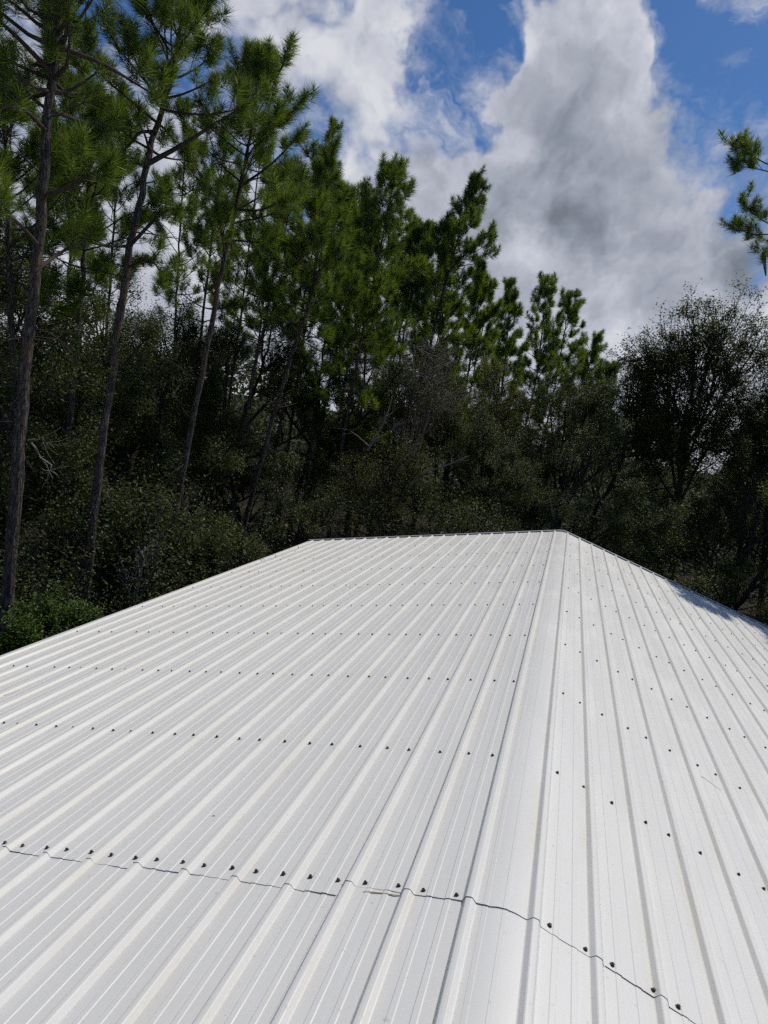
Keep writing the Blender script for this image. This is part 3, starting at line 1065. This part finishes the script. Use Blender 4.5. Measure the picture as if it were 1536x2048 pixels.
def lobed_tree(name, label, cat, base_px, D, lobes, seed, nleaf, leaf, mat, bark=None, trunk_r=.14, fork=.45, sigma=.13, group=None, nodes=16, twigs=6, depth=.8):
    """broadleaf tree: the stem forks into a limb for every lobe of the crown; lobes are (photo x, photo y, radius in photo px, nearness)"""
    rg = np.random.default_rng(seed)
    b = gp(base_px, D)
    root = link(name, None, None, None, b)
    tag(root, label, cat, group)
    b = np.array(b)
    cs = []
    for px, py, rpx, dd in lobes:
        c = np.array(at(px, py, D + dd))
        cs.append((c - b, rpx / FPX * (D + dd) * 1.04))
    mid = np.mean([c for c, _ in cs], axis=0)
    fk = np.array([mid[0] * fork, mid[1] * fork, min(c[2] for c, _ in cs) * fork * 1.35])
    st = spline([np.zeros(3), fk * .5 + rg.normal(0, .1, 3), fk, fk * .35 + mid * .65], 14)
    stems = [(st, np.linspace(trunk_r, trunk_r * .4, 14))]
    polys, ends = [], []
    for c, r in cs:
        s0 = st[rg.integers(6, 12)]
        q = (s0 + c) / 2 + rg.normal(0, .12 * r, 3) - np.array([0, 0, .12 * r])
        L = spline([s0, q, c + rg.normal(0, .15 * r, 3)], 7)
        polys.append((L, np.linspace(trunk_r * .42, .018, 7)))
        for k_ in range(nodes):
            u = unit(rg.normal(size=3))
            p = c + u * r * rg.uniform(.45, .95) * np.array([1, depth, 1])
            s1 = L[rg.integers(3, 7)]
            q = (s1 + p) / 2 + rg.normal(0, .1 * r, 3) - np.array([0, 0, .05 * r])
            B = spline([s1, q, p], 5)
            polys.append((B, np.linspace(.016, .006, 5)))
            for w_ in range(twigs):
                d = unit(unit(p - s1) + rg.normal(0, .75, 3) + np.array([0, 0, .2]))
                E_ = grow(rg, B[rg.integers(2, 5)], d, r * rg.uniform(.18, .48), .004, .3, .16, 4)
                polys.append((E_, np.linspace(.006, .003, 4)))
                ends += [E_[1], E_[2], E_[3], E_[3]]
    v, f = tubes(stems, 9)
    v2, f2 = tubes(polys, 5)
    wood(root, v, f, v2, f2, bark or M_OAKBARK, bark or M_OAKBARK, 'trunk' if cat.endswith('tree') else 'stem')
    if not nleaf:
        return root
    ends = np.array(ends)
    wt = rg.lognormal(0, .9, len(ends))
    pos = ends[rg.choice(len(ends), nleaf, p=wt / wt.sum())] + rg.normal(0, sigma, (nleaf, 3)) * rg.uniform(.3, 1.2, (nleaf, 1))
    v, f = leaves_mesh(rg, pos, leaf)
    link('crown' if cat.endswith('tree') else 'foliage', mesh_np('crown', v, f), root, mat)
    return root


lobed_tree('oak_tree', 'open crowned dark oak standing against the sky at right', 'oak tree', 1385, 21,
           [(1283, 722, 48, 0), (1335, 690, 62, .3), (1400, 655, 60, 0), (1455, 650, 62, .4), (1490, 715, 66, -.3), (1420, 730, 80, -.5), (1335, 775, 75, 0), (1275, 790, 42, .2), (1470, 800, 80, .3), (1390, 830, 75, -.4), (1310, 850, 60, 0), (1385, 905, 75, 0), (1300, 905, 60, 0), (1465, 890, 80, 0)],
           201, 72000, .070, M_LEAF_OAK, trunk_r=.12, sigma=.11, nodes=30, twigs=8, fork=.82)
lobed_tree('oak_tree', 'oak cut by the right edge of the photo, beside the open crowned oak', 'oak tree', 1590, 22,
           [(1560, 720, 42, 0), (1575, 790, 70, 0), (1540, 850, 60, -.5), (1600, 860, 80, 0), (1530, 930, 70, -.5)], 207, 34000, .072, M_LEAF_OAK, trunk_r=.12, sigma=.15)
lobed_tree('bare_tree', 'brownish twiggy tree almost bare, in front of the middle pines', 'tree', 800, 21,
           [(790, 740, 55, 0), (838, 700, 58, 0), (885, 730, 62, .3), (850, 790, 70, -.3), (910, 810, 55, 0), (780, 810, 50, 0)], 211, 9000, .05, M_LEAF_BROWN, M_DEAD, trunk_r=.12, nodes=20, twigs=8)
lobed_tree('olive_green_tree', 'yellowish olive tree crown below the small spike topped pine', 'tree', 990, 23.5,
           [(955, 790, 55, 0), (995, 760, 52, 0), (1035, 800, 50, 0), (975, 850, 60, -.4), (1030, 870, 60, 0)], 217, 17000, .055, M_LEAF_OLIVE, trunk_r=.14)
lobed_tree('grey_green_tree', 'grey green leafy tree in front of the far pines, right of the olive tree', 'tree', 1130, 24,
           [(1090, 800, 60, 0), (1140, 775, 55, 0), (1190, 765, 45, .3), (1225, 800, 45, 0), (1130, 860, 75, -.4), (1205, 870, 70, 0), (1070, 880, 60, 0)], 221, 20000, .055, M_LEAF, trunk_r=.14)
lobed_tree('small_leafy_tree', 'pale olive spray of leaves low in the middle of the thicket', 'tree', 800, 17,
           [(775, 920, 60, 0), (830, 925, 50, 0), (700, 960, 60, .3), (750, 985, 60, 0)], 223, 9000, .05, M_LEAF_OLIVE, trunk_r=.06)
lobed_tree('small_leafy_tree', 'leafy young tree behind the trunks of the third and fourth pines', 'tree', 420, 17,
           [(430, 780, 50, 0), (400, 840, 60, 0), (455, 850, 45, 0), (420, 930, 55, 0)], 227, 11000, .055, M_LEAF, trunk_r=.06)
# shrubs next to the eave
SG = 'shrubs beyond the left eave'
lobed_tree('shrub', 'bright green shrub at lower left beside the thickest pine', 'shrub', 100, 8.9,
           [(50, 1245, 42, 0), (105, 1222, 42, .2), (160, 1238, 38, 0), (85, 1285, 50, -.2), (30, 1290, 40, 0), (140, 1285, 45, 0)], 231, 15000, .042, M_LEAF_GREEN, trunk_r=.03, sigma=.07, nodes=14, group=SG)
lobed_tree('shrub', 'rounded olive shrub just above the far left eave', 'shrub', 430, 13.3,
           [(385, 1090, 46, 0), (435, 1072, 46, 0), (490, 1092, 42, 0), (420, 1130, 55, -.3), (500, 1130, 45, 0), (360, 1140, 45, 0)], 233, 22000, .042, M_LEAF_SHRUB, trunk_r=.04, sigma=.09, nodes=14, group=SG)
lobed_tree('shrub', 'glossy dark shrub around the foot of the second pine', 'shrub', 250, 11.6,
           [(262, 1060, 40, 0), (305, 1010, 42, .4), (235, 1115, 38, 0), (200, 1160, 36, 0)], 239, 7000, .05, M_LEAF, trunk_r=.03, sigma=.10, group=SG)
lobed_tree('shrub', 'dusky shrub behind the far left roof corner', 'shrub', 570, 15.2,
           [(560, 1000, 50, 0), (605, 1050, 50, 0), (540, 1060, 45, -.3), (650, 1020, 40, .5)], 241, 9000, .05, M_LEAF, trunk_r=.03, sigma=.11, group=SG)
# bare dead brush by the eave
lobed_tree('dead_brush', 'bare pale dead branches fanned out near the left eave', 'dead brush', 275, 10.9,
           [(285, 1105, 32, 0), (250, 1135, 26, 0), (310, 1085, 24, .2)], 251, 0, .05, None, M_DEAD, trunk_r=.022, nodes=9, twigs=4)


def dead_limb(name, label, lines, D, seed):
    rg = np.random.default_rng(seed)
    polys = []
    o = np.array(at(*lines[0][0][0], D))
    for pts, r in lines:
        P = spline(np.array([list(at(x, y, D)) for x, y in pts]) - o, 8)
        P[1:-1] += rg.normal(0, .02, (6, 3))
        polys.append((P, np.linspace(r, r * .35, 8)))
        for k_ in range(5):
            e = grow(rg, P[rg.integers(3, 7)], unit(P[-1] - P[0]) + rg.normal(0, .6, 3), rg.uniform(.15, .5), .006, .2, .2, 5)
            polys.append((e, np.linspace(r * .3, .003, 5)))
    v, f = tubes(polys, 6)
    tag(link(name, mesh_np(name, v, f, True), None, M_DEAD, o), label, 'dead limb')


dead_limb('dead_limb', 'pale bare limb slanting up to the right in the middle of the thicket', [([(820, 968), (850, 947), (890, 932), (935, 912)], .035), ([(900, 929), (904, 915), (909, 904)], .016)], 17.0, 1)
dead_limb('dead_limb', 'grey forked dead limb below the bare brownish tree', [([(735, 900), (752, 872), (770, 840), (784, 795)], .045), ([(745, 886), (770, 868), (790, 855), (806, 836)], .03), ([(740, 893), (715, 872), (690, 858)], .02)], 18.0, 2)
dead_limb('dead_limb', 'dead branch hanging beside the thickest pine trunk', [([(62, 885), (80, 905), (100, 935), (116, 952)], .016), ([(62, 880), (85, 882), (108, 895)], .008)], 9.3, 3)

# the thicket: a few kinds, copied
TG = 'understory trees massed in the dark thicket'
TL = 'dark evergreen tree in the shaded thicket beyond the roof'
kinds = []
for q, (hh, rr_, nl, lf, mt, sg_) in enumerate([(8.0, 2.5, 40000, .055, M_LEAF, .115), (7.2, 2.7, 40000, .055, M_LEAF, .12), (8.8, 2.4, 40000, .055, M_LEAF, .11), (6.0, 2.6, 36000, .055, M_LEAF_SHRUB, .10), (7.6, 2.4, 30000, .055, M_LEAF_OLIVE, .11)]):
    t_ = leafy_tree('thicket_tree', TL, 'tree', (0, 0, 0), hh, rr_, 301 + q * 7, nl, lf, mt, trunk_r=.11, first=.12, spread=.55, levels=4, sigma=sg_, group=TG)
    kinds.append(t_)
trng = random.Random(4)
used_k = []
PLACES = ['at the far left edge of the photo', 'just left of the thickest pine trunk', 'between the first and second pine trunks', 'right behind the second pine trunk', 'just left of the third pine trunk',
          'just right of the third pine trunk', 'behind the pale lit pine trunk', 'above the far left roof corner', 'left of the bare brownish tree', 'below the bare brownish tree', 'between the bare tree and the yellowish olive tree',
          'under the yellowish olive tree', 'straight behind the roof peak', 'just right of the roof peak', 'left of the open crowned oak', 'under the open crowned oak', 'right of the open crowned oak',
          'at the right edge of the photo', 'just past the right edge of the photo', 'farthest right beyond the photo edge']
spots = []
for az_, D_, s_ in [(-54, 12.5, 1), (-49, 14, 1.05), (-44, 13.5, 1), (-40, 15, 1.05), (-36, 16.5, 1.0), (-31.5, 18, 1), (-27, 20, 1), (-22, 21, .95), (-17.5, 23, .95), (-13, 20.5, .85), (-9, 22, .85),
                    (-5, 19.5, .85), (-1, 21, .9), (3, 19, .85), (7, 18.5, .85), (11, 17.5, .85), (15, 18, .9), (19, 17, .95), (23, 17, 1), (28, 16, 1),
                    (-57, 16, 1.1), (-47, 18, 1.1), (-42, 20, 1.1), (-37, 21.5, 1.1), (-33, 23, 1.1), (-28.5, 25, 1.05), (-24, 26, 1.05), (-19.5, 28, 1.0), (-15, 27, .95), (-11, 28, .95), (-6.5, 27, .95), (-2, 27, .95),
                    (2, 26, .95), (6, 26, .95), (10, 25, .95), (14.5, 25, 1), (19, 24, 1.05), (24, 24, 1.1), (30, 22, 1.1),
                    (-50, 24, 1.2), (-44, 27, 1.15), (-38, 29, 1.15), (-32, 31, 1.1), (-8, 34, 1.0), (-3, 35, 1.0), (2, 34, 1), (7, 34, 1.05), (12, 33, 1.1), (18, 32, 1.15)]:
    spots.append((az_ + trng.uniform(-.8, .8), D_ + trng.uniform(-.6, .6), s_))
for n_, (az_, D_, s_) in enumerate(spots):
    kd = kinds[n_ % 5] if n_ % 5 != 4 else kinds[trng.choice([0, 2, 4])]
    o = copy_tree(kd) if kd in used_k else kd
    used_k.append(kd)
    hue = ('dark green', 'dark green', 'dark green', 'mid green', 'olive green')[kinds.index(kd)]
    o['label'] = hue + ' tree in the thicket ' + (PLACES[n_] if n_ < len(PLACES) else 'further back in its shade')
    o.location = polar(az_, D_, -.12)
    o.rotation_euler = (0, 0, trng.uniform(0, 6.28))
    q = s_ * trng.uniform(.92, 1.08)
    o.scale = (q * 1.05, q * 1.05, q)

# low brush closing the ground between the stems
kb = leafy_tree('thicket_shrub', 'low dark shrub on the forest floor beyond the roof', 'shrub', (0, 0, 0), 3.6, 1.8, 401, 12000, .055, M_LEAF, trunk_r=.03, first=.05, spread=.65, levels=3, nstem=5, sigma=.26, group='low shrubs filling the forest floor')
first_ = True
for az_, D_ in [(-52, 11), (-49, 10.2), (-40.5, 12.6), (-13, 17), (-5, 17), (2.5, 16.5), (8.5, 16), (15, 15), (21, 14), (-45, 16), (-36, 19), (-28, 22), (-18, 22)]:
    o = kb if first_ else copy_tree(kb)
    first_ = False
    o.location = polar(az_ + trng.uniform(-1, 1), D_ + trng.uniform(-.5, .5), -.1)
    o.rotation_euler = (0, 0, trng.uniform(0, 6.28))
    q = trng.uniform(.85, 1.2)
    o.scale = (q, q, q)

# pines deeper in the wood: two kinds, copied
PG = 'slender pines deeper in the wood'
PL = 'slender background pine among others deeper in the wood'
far_k = []
for q in range(2):
    far_k.append(pine('background_pine', PL, [(0, 0, -.1), (.1, .05, 5), (.25, .1, 10), (.35, .1, 14.2 + q)], .08, .015, .52, 1.8, 501 + q, 60, .013, PG, whorl=.5, tsc=1.1, stubs=14))
n_ = 0
for az_, D_, s_ in [(-52, 19, .95), (-43.5, 17.5, .9), (-34, 20, .9), (-31, 22, .95), (-27, 21, .9), (-25.5, 25, 1), (-23, 23, .9), (-21.5, 30, 1), (-18.5, 26, .95), (-17, 33, 1), (-15, 31, .92), (-12.5, 36, .95), (-10, 33, .9), (-8, 39, .95),
                    (-29, 29, 1.05), (-35, 27, 1.05), (-41, 25, 1.05), (-46, 23, 1.05), (-55, 24, 1.1)]:
    kd = far_k[n_ % 2]
    o = kd if n_ < 2 else copy_tree(kd)
    n_ += 1
    o.location = polar(az_ + trng.uniform(-.5, .5), D_, -.1)
    o.rotation_euler = (trng.uniform(-.03, .03), trng.uniform(-.03, .03), trng.uniform(0, 6.28))
    q = s_ * trng.uniform(.95, 1.05)
    o.scale = (q, q, q)

# the wood beyond reads as one mass
wr = np.random.default_rng(77)
nW = 60000
az = np.radians(wr.uniform(-75, 50, nW))
Dd = wr.uniform(40, 62, nW)
hmax = 7.2 + 1.5 * np.sin(az * 23) + 1.1 * np.sin(az * 57 + 1)
zz = hmax * wr.random(nW) ** .8
pos = np.stack([CAM.x + Dd * np.sin(az), CAM.y + Dd * np.cos(az), zz], -1)
v, f = leaves_mesh(wr, pos, .42, .3, .6)
dw = link('distant_woods', mesh_np('distant_woods', v, f), None, M_LEAF)
dw['kind'] = 'stuff'
tag(dw, 'dark distant woods closing the view behind the nearer trees', 'woods')
